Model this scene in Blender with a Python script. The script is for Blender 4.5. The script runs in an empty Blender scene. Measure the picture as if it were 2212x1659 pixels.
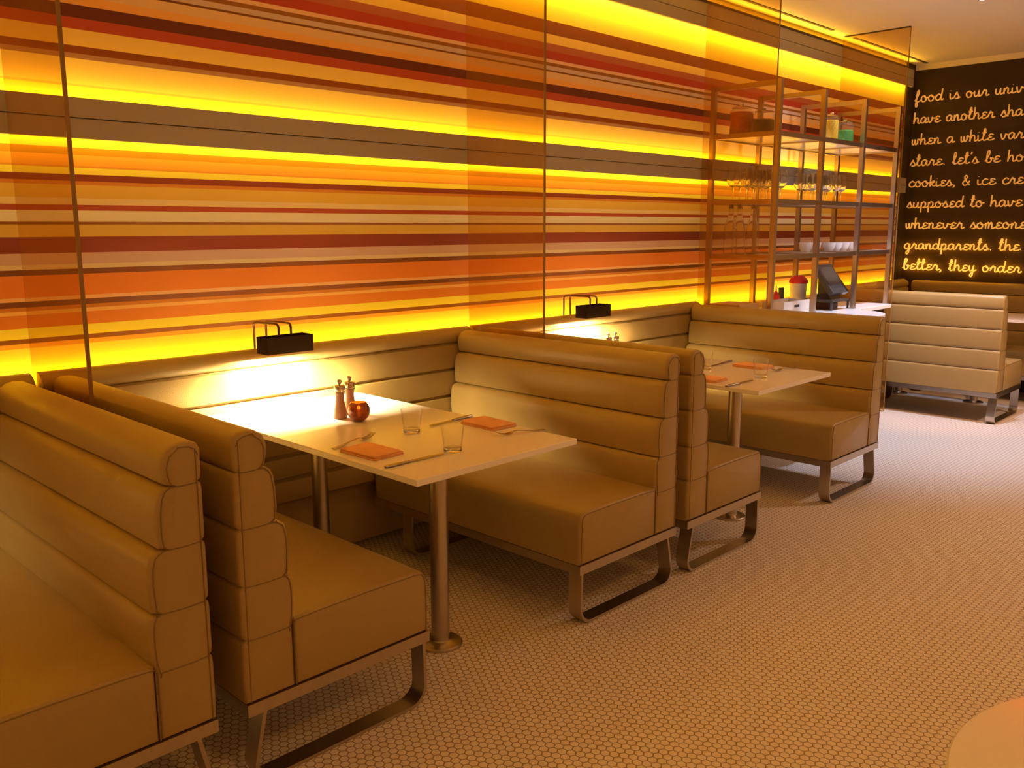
import bpy, bmesh, math, random
from mathutils import Vector, Matrix
random.seed(7)
SC = bpy.context.scene
COL = SC.collection
PI = math.pi

# ------------------------------------------------------------------ camera
# world: x along the striped wall, "d" = distance out from that wall (y = -d), z up
CX, CD, CZ = -1.3212, 3.3775, 1.477
YAW, PITCH, ROLL, FPX = 0.7947, -0.1748, -0.0023, 1914.3
fw = Vector((math.sin(YAW) * math.cos(PITCH), math.cos(YAW) * math.cos(PITCH), math.sin(PITCH)))
rt = Vector((math.cos(YAW), -math.sin(YAW), 0.0))
up = rt.cross(fw)
r2 = math.cos(ROLL) * rt + math.sin(ROLL) * up
u2 = -math.sin(ROLL) * rt + math.cos(ROLL) * up
cam = bpy.data.cameras.new('camera')
co = bpy.data.objects.new('camera', cam)
COL.objects.link(co)
M = Matrix.Identity(4)
for i, v in enumerate((r2, u2, -fw)):
    for k in range(3):
        M[k][i] = v[k]
M.translation = Vector((CX, -CD, CZ))
co.matrix_world = M
cam.sensor_width = 36.0
cam.lens = FPX / 2212 * 36.0
cam.clip_start = 0.02
SC.camera = co

# ------------------------------------------------------------------ exposure, world, big lights
SC.view_settings.view_transform = 'Standard'
SC.view_settings.look = 'None'
SC.view_settings.exposure = 0.0
SC.view_settings.gamma = 1.0
SC.view_settings.use_curve_mapping = False
SC.cycles.transparent_max_bounces = 48

w = bpy.data.worlds.new('room_glow')
SC.world = w
w.use_nodes = True
w.node_tree.nodes['Background'].inputs[0].default_value = (1.0, 0.44, 0.115, 1)
w.node_tree.nodes['Background'].inputs[1].default_value = 0.55

AMBER = (1.0, 0.52, 0.025)
WARM = (1.0, 0.44, 0.12)
LAMP = (1.0, 0.74, 0.36)
COOL = (1.0, 0.86, 0.90)


def area(name, loc, size, power, color, rot=(0, 0, 0), spread=PI):
    L = bpy.data.lights.new(name, 'AREA')
    L.shape = 'RECTANGLE'
    L.size, L.size_y = size
    L.energy = power
    L.color = color
    L.spread = spread
    o = bpy.data.objects.new(name, L)
    COL.objects.link(o)
    o.location = (loc[0], -loc[1], loc[2])
    o.rotation_euler = rot
    return o


def spot(name, loc, power, color, angle, blend=0.6, radius=0.06, aim=None):
    L = bpy.data.lights.new(name, 'SPOT')
    L.energy = power
    L.color = color
    L.spot_size = angle
    L.spot_blend = blend
    L.shadow_soft_size = radius
    o = bpy.data.objects.new(name, L)
    COL.objects.link(o)
    o.location = (loc[0], -loc[1], loc[2])
    if aim:
        v = Vector((aim[0], -aim[1], aim[2])) - o.location
        o.rotation_euler = v.to_track_quat('-Z', 'Y').to_euler()
    return o


# hidden strips behind the fascia boards and behind the seat-back panels (they wash the striped wall)
X0, X1 = -3.2, 7.30
XL, XM = X1 - X0, (X0 + X1) / 2
for k in range(4):
    cx, sx = X0 + XL * (k + .5) / 4, XL / 4
    area('cove_top_strip', (cx, .045, 2.79), (sx, .02), 13, AMBER, (math.radians(48), 0, 0), math.radians(125))
    area('cove_board_up_strip', (cx, .042, 1.888), (sx, .02), 5.2, AMBER, (PI - math.radians(45), 0, 0), math.radians(125))
    area('cove_board_down_strip', (cx, .042, 1.825), (sx, .02), 3.4, AMBER, (math.radians(45), 0, 0), math.radians(125))
    area('cove_bench_strip', (cx, .042, .935), (sx, .02), 4.8, AMBER, (PI - math.radians(42), 0, 0), math.radians(130))
    area('cove_ceiling_strip', (cx, .035, 2.905), (sx, .02), 5, AMBER, (PI + math.radians(55), 0, 0), math.radians(160))
# round downlight over the service station
spot('downlight_beam', (5.30, 1.25, 2.93), 235, (.80, .93, 1.26), math.radians(72), .9, .07, (5.25, .92, 0))
spot('shelf_fill_spot', (4.95, 1.05, 2.93), 55, (1.0, .84, .72), math.radians(78), .9, .05, (4.75, .05, 1.25))  # added spot without a fixture, brightens the shelves and the wall behind
spot('end_aisle_downlight_beam', (4.5, 1.95, 2.93), 230, (1.0, .47, .20), math.radians(42), .8, .06, (5.865, 1.0, .75))
spot('far_aisle_downlight_beam', (5.6, 3.3, 2.93), 210, (1.0, .66, .48), math.radians(120), .9, .08, (5.0, 2.6, 0))
# unseen warm spots added at ceiling height to fill the floor and bench ends
for (sx_, sd_, sp_) in ((-.3, 3.9, 42), (1.6, 3.7, 36), (3.6, 3.3, 27)):
    spot('aisle_fill_spot', (sx_, sd_, 2.93), sp_, WARM, math.radians(120), .9, .12, (sx_ - .1, 2.2, 0))

# ------------------------------------------------------------------ materials
MATS = {}


def mat(name, col, rough=.5, metal=0., spec=.5, **kw):
    m = bpy.data.materials.new(name)
    m.use_nodes = True
    b = m.node_tree.nodes['Principled BSDF']
    b.inputs['Base Color'].default_value = (*col, 1)
    b.inputs['Roughness'].default_value = rough
    b.inputs['Metallic'].default_value = metal
    b.inputs['Specular IOR Level'].default_value = spec
    if 'emit' in kw:
        b.inputs['Emission Color'].default_value = (*kw['emit'], 1)
        b.inputs['Emission Strength'].default_value = kw.get('estr', 1)
    if 'trans' in kw:
        b.inputs['Transmission Weight'].default_value = kw['trans']
    MATS[name] = m
    return m


def add_noise(m, scale, amount, bump=0., bscale=None, detail=4, stretch=None):
    """slight tone variation and bump on object coordinates"""
    nt = m.node_tree
    b = nt.nodes['Principled BSDF']
    tc = nt.nodes.new('ShaderNodeTexCoord')
    src = tc.outputs['Object']
    if stretch:
        mp = nt.nodes.new('ShaderNodeMapping')
        mp.inputs['Scale'].default_value = stretch
        nt.links.new(src, mp.inputs[0])
        src = mp.outputs[0]
    n = nt.nodes.new('ShaderNodeTexNoise')
    n.inputs['Scale'].default_value = scale
    n.inputs['Detail'].default_value = detail
    nt.links.new(src, n.inputs['Vector'])
    if amount:
        base = tuple(b.inputs['Base Color'].default_value)[:3]
        mx = nt.nodes.new('ShaderNodeMix')
        mx.data_type = 'RGBA'
        mx.inputs[6].default_value = (*[c * (1 - amount) for c in base], 1)
        mx.inputs[7].default_value = (*[min(1, c * (1 + amount)) for c in base], 1)
        nt.links.new(n.outputs['Fac'], mx.inputs[0])
        nt.links.new(mx.outputs[2], b.inputs['Base Color'])
    if bump:
        n2 = n
        if bscale:
            n2 = nt.nodes.new('ShaderNodeTexNoise')
            n2.inputs['Scale'].default_value = bscale
            n2.inputs['Detail'].default_value = 3
            nt.links.new(src, n2.inputs['Vector'])
        bp = nt.nodes.new('ShaderNodeBump')
        bp.inputs['Strength'].default_value = bump
        bp.inputs['Distance'].default_value = .01
        nt.links.new(n2.outputs['Fac'], bp.inputs['Height'])
        nt.links.new(bp.outputs['Normal'], b.inputs['Normal'])
    return m


LEATHER = add_noise(mat('tan_leather', (.36, .255, .095), .38, spec=.5), 6, .06, .12, 220)
PIPING = mat('leather_piping', (.21, .135, .05), .55)
STEEL = add_noise(mat('brushed_steel', (.50, .44, .37), .30, 1.0), 40, .08, .03, 60, stretch=(1, 1, .02))
CHROME = mat('satin_chrome', (.62, .55, .48), .20, 1.0)
BRONZE = mat('bronze_rod', (.09, .024, .010), .45, .2)
BLACKM = mat('lamp_black_metal', (.0085, .0042, .0020), .7, 0., 0.)
WHITE_TOP = mat('white_laminate', (.88, .87, .90), .16, spec=.5)
CEIL = mat('ceiling_paint', (.80, .71, .54), .85, spec=.2)
BOARD = add_noise(mat('mauve_fascia_board', (.42, .37, .32), .5, spec=.3), 3, .04)
DARKTRIM = mat('dark_shadow_trim', (.05, .03, .02), .7)
DARKWALL = add_noise(mat('dark_brown_wall', (.046, .028, .018), .7, spec=.25), 5, .12)
SHELFSTEEL = add_noise(mat('brushed_shelf_steel', (.50, .40, .30), .34, 1.0), 40, .06)
WHITE = mat('white_porcelain', (.86, .84, .82), .25)
PLASTIC_W = mat('white_plastic', (.78, .74, .70), .4)
RED = mat('red_plastic', (.62, .02, .03), .35)
DKPLASTIC = mat('charcoal_plastic', (.045, .042, .042), .38)
SCREEN = mat('dark_screen', (.05, .045, .045), .18)
NAPKIN = add_noise(mat('orange_napkin_cloth', (.84, .44, .22), .85, spec=.15), 14, .18, .3, 300)
CUTLERY = mat('cutlery_steel', (.40, .35, .28), .25, 1.0)
WOOD = add_noise(mat('mill_wood', (.40, .20, .11), .5), 8, .15, stretch=(1, 1, .15))
FLAME = mat('candle_flame', (1, .6, .2), .5, emit=(1.0, .42, .06), estr=12)
EDGE = mat('glass_edge', (.30, .17, .05), .2)
WAX = mat('candle_wax', (.8, .6, .35), .5, emit=(1.0, .35, .04), estr=.25)
TUBE = mat('lamp_tube', (1, 1, 1), .5, emit=(1.0, .78, .42), estr=14)
DISC = mat('downlight_lens', (1, 1, 1), .5, emit=(.85, .80, 1.0), estr=4)
CORK = mat('bottle_stopper', (.16, .08, .04), .5)


def candle_glass():
    m = mat('amber_mercury_glass', (.30, .085, .018), .16, .25, .6)
    add_noise(m, 60, .5, .25, 90)
    m.node_tree.nodes['Principled BSDF'].inputs['Transmission Weight'].default_value = .40
    return m


AMBERGLASS = candle_glass()


def thin_glass(name, tint, gloss_rough=.02, haze=None, haze_amt=0., ior=1.45, edge=None):
    m = bpy.data.materials.new(name)
    m.use_nodes = True
    nt = m.node_tree
    nt.nodes.clear()
    out = nt.nodes.new('ShaderNodeOutputMaterial')
    tr = nt.nodes.new('ShaderNodeBsdfTransparent')
    tr.inputs[0].default_value = (*tint, 1)
    if edge:
        # glass seen edge-on is looked through lengthwise and reads darker
        lw = nt.nodes.new('ShaderNodeLayerWeight')
        lw.inputs[0].default_value = .5
        pw = nt.nodes.new('ShaderNodeMath')
        pw.operation = 'POWER'
        pw.inputs[1].default_value = 4.0
        nt.links.new(lw.outputs['Facing'], pw.inputs[0])
        em = nt.nodes.new('ShaderNodeMix')
        em.data_type = 'RGBA'
        nt.links.new(pw.outputs[0], em.inputs[0])
        em.inputs[6].default_value = (*tint, 1)
        em.inputs[7].default_value = (*edge, 1)
        nt.links.new(em.outputs[2], tr.inputs[0])
    gl = nt.nodes.new('ShaderNodeBsdfGlossy')
    gl.inputs['Roughness'].default_value = gloss_rough
    fr = nt.nodes.new('ShaderNodeFresnel')
    fr.inputs[0].default_value = ior
    mx = nt.nodes.new('ShaderNodeMixShader')
    ge = nt.nodes.new('ShaderNodeNewGeometry')
    k = nt.nodes.new('ShaderNodeMath')
    k.operation = 'MULTIPLY_ADD'
    k.inputs[1].default_value = -1.0
    k.inputs[2].default_value = 1.0
    nt.links.new(ge.outputs['Backfacing'], k.inputs[0])
    f2 = nt.nodes.new('ShaderNodeMath')
    f2.operation = 'MULTIPLY'
    f2.use_clamp = True
    nt.links.new(fr.outputs[0], f2.inputs[0])
    nt.links.new(k.outputs[0], f2.inputs[1])
    nt.links.new(f2.outputs[0], mx.inputs[0])
    src = tr.outputs[0]
    if haze:
        df = nt.nodes.new('ShaderNodeBsdfDiffuse')
        df.inputs[0].default_value = (*haze, 1)
        m2 = nt.nodes.new('ShaderNodeMixShader')
        m2.inputs[0].default_value = haze_amt
        nt.links.new(tr.outputs[0], m2.inputs[1])
        nt.links.new(df.outputs[0], m2.inputs[2])
        src = m2.outputs[0]
    nt.links.new(src, mx.inputs[1])
    nt.links.new(gl.outputs[0], mx.inputs[2])
    nt.links.new(mx.outputs[0], out.inputs[0])
    MATS[name] = m
    return m


PANE = thin_glass('bronze_tinted_glass', (.90, .80, .60), .03, (.80, .42, .14), .09)
TUMBLER = thin_glass('clear_tumbler_glass', (.985, .985, .975), .03, (.9, .85, .8), .03, 1.45, (.72, .66, .55))
BOTTLEG = mat('clear_bottle_glass', (.98, .95, .90), .03, trans=1.0)
JARG = thin_glass('clear_jar_glass', (.97, .97, .96), .03, (.9, .8, .7), .05, 1.45, (.6, .5, .38))
STEMG = mat('fine_stemware_glass', (1, .99, .96), .03, trans=1.0)
STEMG.node_tree.nodes['Principled BSDF'].inputs['IOR'].default_value = 1.45
BASEG = mat('thick_glass_base', (.95, .95, .92), .03, trans=1.0)


def candy(name, col):
    return add_noise(mat(name, col, .45), 90, .45, .5, 80)


CANDY = {k: candy('candy_' + k, c) for k, c in dict(red=(.45, .05, .02), dark=(.03, .05, .02), yellow=(.80, .55, .04), green=(.01, .28, .06)).items()}


def stripe_material():
    # stripe pattern of the wall: (lower z, colour)
    cream, gold, pale = (.86, .76, .60), (.80, .56, .13), (.92, .82, .16)
    maroon, dkred, red = (.12, .024, .015), (.24, .045, .025), (.42, .065, .040)
    orange, peach, mauve = (.84, .28, .055), (.98, .62, .36), (.64, .40, .33)
    brown, brown2, amber = (.18, .056, .016), (.28, .105, .03), (.90, .48, .10)
    S = [(0.0, pale), (1.062, amber), (1.079, brown2), (1.094, (.98, .94, .12)), (1.132, (.76, .27, .05)), (1.178, (.95, .60, .22)),
         (1.191, (.62, .24, .05)), (1.203, brown), (1.223, peach), (1.237, orange), (1.313, brown), (1.334, cream), (1.351, (.70, .50, .48)),
         (1.390, dkred), (1.446, gold), (1.488, brown2), (1.498, (.93, .92, .84)), (1.538, (.42, .08, .04)), (1.560, (.92, .78, .52)), (1.581, gold),
         (1.630, (.62, .26, .06)), (1.642, dkred), (1.664, (.98, .94, .16)), (1.687, (.78, .38, .08)), (1.694, amber), (1.733, (.50, .28, .03)), (1.759, pale),
         (1.970, (.70, .55, .24)), (1.978, (.92, .74, .36)), (2.063, (.41, .23, .23)), (2.079, (.24, .062, .014)), (2.105, (.84, .60, .22)), (2.162, red), (2.201, maroon),
         (2.243, (.80, .42, .16)), (2.275, (.74, .50, .35)), (2.306, brown), (2.317, (.60, .45, .52)), (2.336, brown2), (2.355, (.78, .50, .42)),
         (2.372, (.40, .045, .030)), (2.414, (.42, .12, .08)), (2.455, (.84, .58, .18)), (2.503, (.26, .075, .025)), (2.571, pale)]
    ZT = 3.0
    m = bpy.data.materials.new('striped_wall_panel')
    m.use_nodes = True
    nt = m.node_tree
    b = nt.nodes['Principled BSDF']
    b.inputs['Roughness'].default_value = .5
    b.inputs['Specular IOR Level'].default_value = .25
    g = nt.nodes.new('ShaderNodeNewGeometry')
    sp = nt.nodes.new('ShaderNodeSeparateXYZ')
    nt.links.new(g.outputs['Position'], sp.inputs[0])
    prev = None
    # colour ramps hold 32 stops each: chain two of them
    def ramp(stops, lo, hi):
        mr = nt.nodes.new('ShaderNodeMapRange')
        mr.inputs[1].default_value = lo
        mr.inputs[2].default_value = hi
        nt.links.new(sp.outputs['Z'], mr.inputs[0])
        r = nt.nodes.new('ShaderNodeValToRGB')
        r.color_ramp.interpolation = 'CONSTANT'
        els = r.color_ramp.elements
        while len(els) > 1:
            els.remove(els[-1])
        els[0].position = 0
        els[0].color = (*stops[0][1], 1)
        for z, c in stops[1:]:
            e = els.new((z - lo) / (hi - lo))
            e.color = (*c, 1)
        nt.links.new(mr.outputs[0], r.inputs[0])
        return r.outputs[0]
    cut = [i for i, (z, _) in enumerate(S) if z >= 1.7][0]
    lo = ramp(S[:cut], 0.9, 1.75)
    hi = ramp([(1.70, S[cut - 1][1])] + S[cut:], 1.70, 2.8)
    gt = nt.nodes.new('ShaderNodeMath')
    gt.operation = 'GREATER_THAN'
    gt.inputs[1].default_value = 1.72
    nt.links.new(sp.outputs['Z'], gt.inputs[0])
    mx = nt.nodes.new('ShaderNodeMix')
    mx.data_type = 'RGBA'
    nt.links.new(gt.outputs[0], mx.inputs[0])
    nt.links.new(lo, mx.inputs[6])
    nt.links.new(hi, mx.inputs[7])
    nt.links.new(mx.outputs[2], b.inputs['Base Color'])
    return m


def hex_floor():
    m = bpy.data.materials.new('white_hexagon_tile')
    m.use_nodes = True
    nt = m.node_tree
    b = nt.nodes['Principled BSDF']
    N, L = nt.nodes.new, nt.links.new

    def vm(op, a, b_=None):
        n = N('ShaderNodeVectorMath')
        n.operation = op
        for i, v in enumerate((a, b_)):
            if v is None:
                continue
            if isinstance(v, tuple):
                n.inputs[i].default_value = v
            else:
                L(v, n.inputs[i])
        return n.outputs['Value'] if op in ('DOT_PRODUCT', 'LENGTH') else n.outputs[0]

    def mm(op, a, b_=None):
        n = N('ShaderNodeMath')
        n.operation = op
        for i, v in enumerate((a, b_)):
            if v is None:
                continue
            if isinstance(v, (int, float)):
                n.inputs[i].default_value = v
            else:
                L(v, n.inputs[i])
        return n.outputs[0]
    g = N('ShaderNodeNewGeometry')
    s = 1 / .0268
    p = vm('MULTIPLY', g.outputs['Position'], (s, s, 0))
    r3 = math.sqrt(3)

    def cell(off):
        q = vm('ADD', p, (1000 + off[0], 1000 * r3 + off[1], 0))
        q = vm('MODULO', q, (1, r3, 1))
        return vm('SUBTRACT', q, (.5, r3 / 2, 0))
    a, c = cell((0, 0)), cell((.5, r3 / 2))
    less = mm('LESS_THAN', vm('LENGTH', a), vm('LENGTH', c))
    mx = N('ShaderNodeMix')
    mx.data_type = 'VECTOR'
    L(less, mx.inputs[0])
    L(c, mx.inputs[4])
    L(a, mx.inputs[5])
    q = vm('ABSOLUTE', mx.outputs[1])
    d1 = vm('DOT_PRODUCT', q, (1, 0, 0))
    d2 = vm('DOT_PRODUCT', q, (.5, r3 / 2, 0))
    hd = mm('MAXIMUM', d1, d2)
    mr = N('ShaderNodeMapRange')
    mr.interpolation_type = 'SMOOTHSTEP'
    mr.inputs[1].default_value = .415
    mr.inputs[2].default_value = .465
    L(hd, mr.inputs[0])
    cidn = vm('SUBTRACT', p, mx.outputs[1])
    wn = N('ShaderNodeTexWhiteNoise')
    L(vm('MULTIPLY', cidn, (.731, .377, 0)), wn.inputs['Vector'])
    tile = N('ShaderNodeMix')
    tile.data_type = 'RGBA'
    tile.inputs[6].default_value = (.70, .64, .58, 1)
    tile.inputs[7].default_value = (.80, .74, .67, 1)
    L(wn.outputs['Value'], tile.inputs[0])
    cm = N('ShaderNodeMix')
    cm.data_type = 'RGBA'
    L(mr.outputs[0], cm.inputs[0])
    L(tile.outputs[2], cm.inputs[6])
    cm.inputs[7].default_value = (.27, .20, .15, 1)
    L(cm.outputs[2], b.inputs['Base Color'])
    b.inputs['Roughness'].default_value = .45
    b.inputs['Specular IOR Level'].default_value = .35
    bp = N('ShaderNodeBump')
    bp.inputs['Strength'].default_value = .35
    bp.inputs['Distance'].default_value = .002
    L(mm('SUBTRACT', 1.0, mr.outputs[0]), bp.inputs['Height'])
    L(bp.outputs['Normal'], b.inputs['Normal'])
    return m


STRIPES = stripe_material()
HEX = hex_floor()


# ------------------------------------------------------------------ mesh helpers (coordinates x, d, z)
def V(x, d, z):
    return Vector((x, -d, z))


class MB:
    def __init__(self):
        self.bm = bmesh.new()

    def face(self, vs):
        try:
            self.bm.faces.new(vs)
        except ValueError:
            pass

    def box(self, x0, x1, d0, d1, z0, z1):
        v = [self.bm.verts.new(V(x, d, z)) for z in (z0, z1) for d in (d0, d1) for x in (x0, x1)]
        for f in ((0, 1, 3, 2), (4, 6, 7, 5), (0, 4, 5, 1), (2, 3, 7, 6), (0, 2, 6, 4), (1, 5, 7, 3)):
            self.face([v[i] for i in f])
        return self

    def rings(self, rings, cap=True, closed=True):
        R = [[self.bm.verts.new(p) for p in r] for r in rings]
        n = len(R[0])
        for a, b in zip(R, R[1:]):
            for i in range(n if closed else n - 1):
                j = (i + 1) % n
                self.face([a[i], a[j], b[j], b[i]])
        if cap:
            self.face(R[0][::-1])
            self.face(R[-1])
        return self

    def extrude_xz(self, prof, d0, d1, insets=None):
        """profile in (x, z) swept along d; insets = [(d offset from each end, inset)]"""
        n = len(prof)
        secs = []
        if insets:
            for off, ins in insets:
                secs.append((d0 + off, ins))
            for off, ins in reversed(insets):
                secs.append((d1 - off, ins))
        else:
            secs = [(d0, 0), (d1, 0)]
        A = sum(prof[i][0] * prof[(i + 1) % n][1] - prof[(i + 1) % n][0] * prof[i][1] for i in range(n))
        sg = 1 if A > 0 else -1
        nor = []
        for i in range(n):
            a, b, c = prof[i - 1], prof[i], prof[(i + 1) % n]
            def en(p, q):
                dx, dz = q[0] - p[0], q[1] - p[1]
                l = math.hypot(dx, dz) or 1
                return (dz / l * sg, -dx / l * sg)
            n1, n2 = en(a, b), en(b, c)
            nx, nz = n1[0] + n2[0], n1[1] + n2[1]
            l = math.hypot(nx, nz) or 1
            nor.append((nx / l, nz / l))
        self.rings([[V(p[0] - q[0] * ins, d, p[1] - q[1] * ins) for p, q in zip(prof, nor)] for d, ins in secs])
        return self

    def prism_z(self, poly, z0, z1):
        self.rings([[V(x, d, z) for x, d in poly] for z in (z0, z1)])
        return self

    def lathe(self, x, d, prof, n=32, cap=True):
        """prof: (radius, z)"""
        self.rings([[V(x + r * math.cos(2 * PI * i / n), d + r * math.sin(2 * PI * i / n), z) for i in range(n)] for r, z in prof], cap)
        return self

    def tube(self, pts, r, n=8, cap=True, closed=False):
        P = [Vector(p) for p in pts]
        rings = []
        prev = None
        for i, p in enumerate(P):
            if i == 0:
                t = P[1] - p
            elif i == len(P) - 1:
                t = p - P[i - 1]
            else:
                t = (P[i + 1] - p).normalized() + (p - P[i - 1]).normalized()
            t.normalize()
            if prev is None:
                a = Vector((0, 0, 1)) if abs(t.z) < .9 else Vector((1, 0, 0))
                nrm = t.cross(a).normalized()
            else:
                nrm = (prev - t * prev.dot(t)).normalized()
            prev = nrm
            b = t.cross(nrm)
            rr = r[i] if isinstance(r, (list, tuple)) else r
            rings.append([p + (nrm * math.cos(2 * PI * k / n) + b * math.sin(2 * PI * k / n)) * rr for k in range(n)])
        self.rings(rings, cap)
        return self

    def strip(self, path, thick, half, axis):
        """flat bar: path in (x, z), thickness in that plane, half width along d around axis"""
        n = len(path)
        rings = []
        for i, (x, z) in enumerate(path):
            a = path[max(0, i - 1)]
            b = path[min(n - 1, i + 1)]
            tx, tz = b[0] - a[0], b[1] - a[1]
            l = math.hypot(tx, tz)
            nx, nz = -tz / l * thick / 2, tx / l * thick / 2
            rings.append([V(x + nx, axis - half, z + nz), V(x + nx, axis + half, z + nz), V(x - nx, axis + half, z - nz), V(x - nx, axis - half, z - nz)])
        self.rings(rings)
        return self

    def build(self, name, material, parent=None, smooth=35, bevel=0, seg=2):
        bmesh.ops.recalc_face_normals(self.bm, faces=self.bm.faces[:])
        me = bpy.data.meshes.new(name)
        self.bm.to_mesh(me)
        self.bm.free()
        me.materials.append(material)
        if smooth:
            for p in me.polygons:
                p.use_smooth = True
            me.set_sharp_from_angle(angle=math.radians(smooth))
        o = bpy.data.objects.new(name, me)
        COL.objects.link(o)
        if parent:
            o.parent = parent
            o.matrix_parent_inverse = parent.matrix_world.inverted()
        if bevel:
            bv = o.modifiers.new('bevel', 'BEVEL')
            bv.width = bevel
            bv.segments = seg
            bv.limit_method = 'ANGLE'
            bv.angle_limit = math.radians(40)
            bv.harden_normals = False
        return o


def tag(o, label, cat, group=None, kind=None):
    if label:
        o['label'] = label
    if cat:
        o['category'] = cat
    if group:
        o['group'] = group
    if kind:
        o['kind'] = kind
    return o


def thing(name, label, cat, loc, group=None):
    o = bpy.data.objects.new(name, None)
    COL.objects.link(o)
    o.location = V(*loc)
    o.empty_display_size = .1
    bpy.context.view_layer.update()
    return tag(o, label, cat, group)


KIDS = {}


def dup(root, dx, dd, dz, label, group=None):
    """copy a thing together with its parts and sub-parts, moved by (dx, dd, dz)"""
    r = root.copy()
    COL.objects.link(r)
    r.location = root.location + V(dx, dd, dz)
    r['label'] = label
    if group:
        r['group'] = group
    for ch in root.children:
        c = ch.copy()
        COL.objects.link(c)
        c.parent = r
        for g in ch.children:
            k = g.copy()
            COL.objects.link(k)
            k.parent = c
    return r


def local_thing(name, label, cat, group=None):
    """an empty at the origin: its parts are built around it, then it is moved"""
    return thing(name, label, cat, (0, 0, 0), group)


def place(o, x, d, z, rz=0):
    o.location = V(x, d, z)
    o.rotation_euler.z = rz
    return o


def smooth_path(pts, n=6):
    """Catmull-Rom through 2-D points"""
    out = []
    P = [pts[0]] + list(pts) + [pts[-1]]
    for i in range(1, len(P) - 2):
        a, b, c, d = P[i - 1:i + 3]
        for k in range(n):
            t = k / n
            out.append(tuple(.5 * ((2 * b[j]) + (-a[j] + c[j]) * t + (2 * a[j] - 5 * b[j] + 4 * c[j] - d[j]) * t * t + (-a[j] + 3 * b[j] - 3 * c[j] + d[j]) * t ** 3) for j in range(len(b))))
    out.append(tuple(pts[-1]))
    return out


# ------------------------------------------------------------------ the room
FX0, FX1, FD1, ZC = -4.5, 7.53, 7.0, 2.962
tag(MB().box(FX0, FX1 + .1, -.1, FD1, -.05, 0).build('floor', HEX, smooth=0), 'floor of small white hexagon tiles with brown grout', 'floor', kind='structure')
tag(MB().box(FX0, FX1 + .1, -.1, FD1, ZC, ZC + .05).build('ceiling', CEIL, smooth=0), 'plain pale ceiling glowing amber near the walls', 'ceiling', kind='structure')
tag(MB().box(FX0, FX1 + .1, -.1, 0, 0, ZC).build('wall_left', STRIPES, smooth=0), 'wall of horizontal red, orange, cream and yellow stripes', 'wall', kind='structure')
tag(MB().box(FX1, FX1 + .1, 0, 2.6, 0, ZC).build('wall_far', DARKWALL, smooth=0), 'dark brown end wall carrying the glowing script', 'wall', kind='structure')
tag(MB().box(FX1 - .012, FX1, .0, 2.6, 2.912, ZC).build('trim_3', CEIL, smooth=0), 'pale strip where the end wall meets the ceiling', 'trim', kind='structure')

tag(MB().box(7.305, FX1 - .0005, 0, .003, 0, ZC).build('trim_5', DARKWALL, smooth=0), 'dark strip of wall in the corner between striped wall and script wall', 'trim', kind='structure')

# fascia boards that hide the strips
b = MB()
b.box(X0, X1, .055, .075, 2.736, 2.804).box(X0, X1, .055, .075, 2.808, 2.885).box(X0, X1, .03, .055, 2.80, 2.812).box(X0, X1, 0, .055, 2.86, 2.885)
tag(b.build('trim_1', BOARD, smooth=0), 'brown fascia board with a thin groove under the ceiling', 'trim', kind='structure')
tag(MB().box(X0, X1, .055, .080, 2.885, 2.899).build('trim_4', DARKTRIM, smooth=0), 'thin dark strip along the top of the upper fascia board', 'trim', kind='structure')
b = MB()
b.box(X0, X1, .055, .075, 1.786, 1.8525).box(X0, X1, .055, .075, 1.8565, 1.923).box(X0, X1, .0, .0555, 1.845, 1.865)
tag(b.build('trim_2', BOARD, smooth=0), 'mauve brown fascia board with a thin groove across the striped wall', 'trim', kind='structure')

# slots in the ceiling
sg = 'dark linear slots in the ceiling'
for i, (xa, xb) in enumerate(((3.95, 5.52), (5.90, 7.47))):
    t = MB().box(xa, xb, .108, .132, ZC - .004, ZC + .02).build('ceiling_slot', DARKTRIM, smooth=0)
    tag(t, ['dark linear slot in the ceiling above the service shelves', 'dark linear slot in the ceiling reaching toward the glowing script wall'][i], 'vent', sg)

t = thing('recessed_downlight', 'small round recessed downlight at the top edge, above the aisle', 'ceiling light', (5.30, 1.25, ZC))
MB().lathe(5.30, 1.25, [(.020, ZC - .001), (.020, ZC - .006), (.026, ZC - .008), (.031, ZC - .003), (.031, ZC)], 32).build('ring', CHROME, t)
MB().lathe(5.30, 1.25, [(.019, ZC - .0075), (.019, ZC - .006)], 32).build('lens', DISC, t)


# ------------------------------------------------------------------ glass partitions
def partition(x, d1, z1, label):
    t = thing('glass_partition', label, 'glass panel', (x, .3, 0), 'bronze glass panels between the booths')
    MB().box(x - .006, x + .006, .079, d1, .006, z1).build('pane', PANE, t, smooth=0)
    MB().box(x - .0065, x + .0065, d1, d1 + .003, .006, z1).build('edge', EDGE, t, smooth=0)
    MB().box(x - .012, x + .012, .09, d1 - .02, 0, .006).build('floor_shoe', CHROME, t, smooth=0)
    MB().box(x - .010, x + .010, .09, d1, z1, ZC).build('ceiling_channel', DARKTRIM, t, smooth=0)
    return t


partition(-.320, .587, 2.955, 'tall bronze glass panel between the two nearest back-to-back benches at left')
partition(1.735, .587, 2.955, 'tall bronze glass panel between the near booth and the second booth')
partition(3.830, .587, 2.955, 'tall bronze glass panel between the second booth and the steel shelves')
partition(5.800, .600, 2.955, 'tall bronze glass panel right of the steel shelves, beside the dark script wall')


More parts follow.
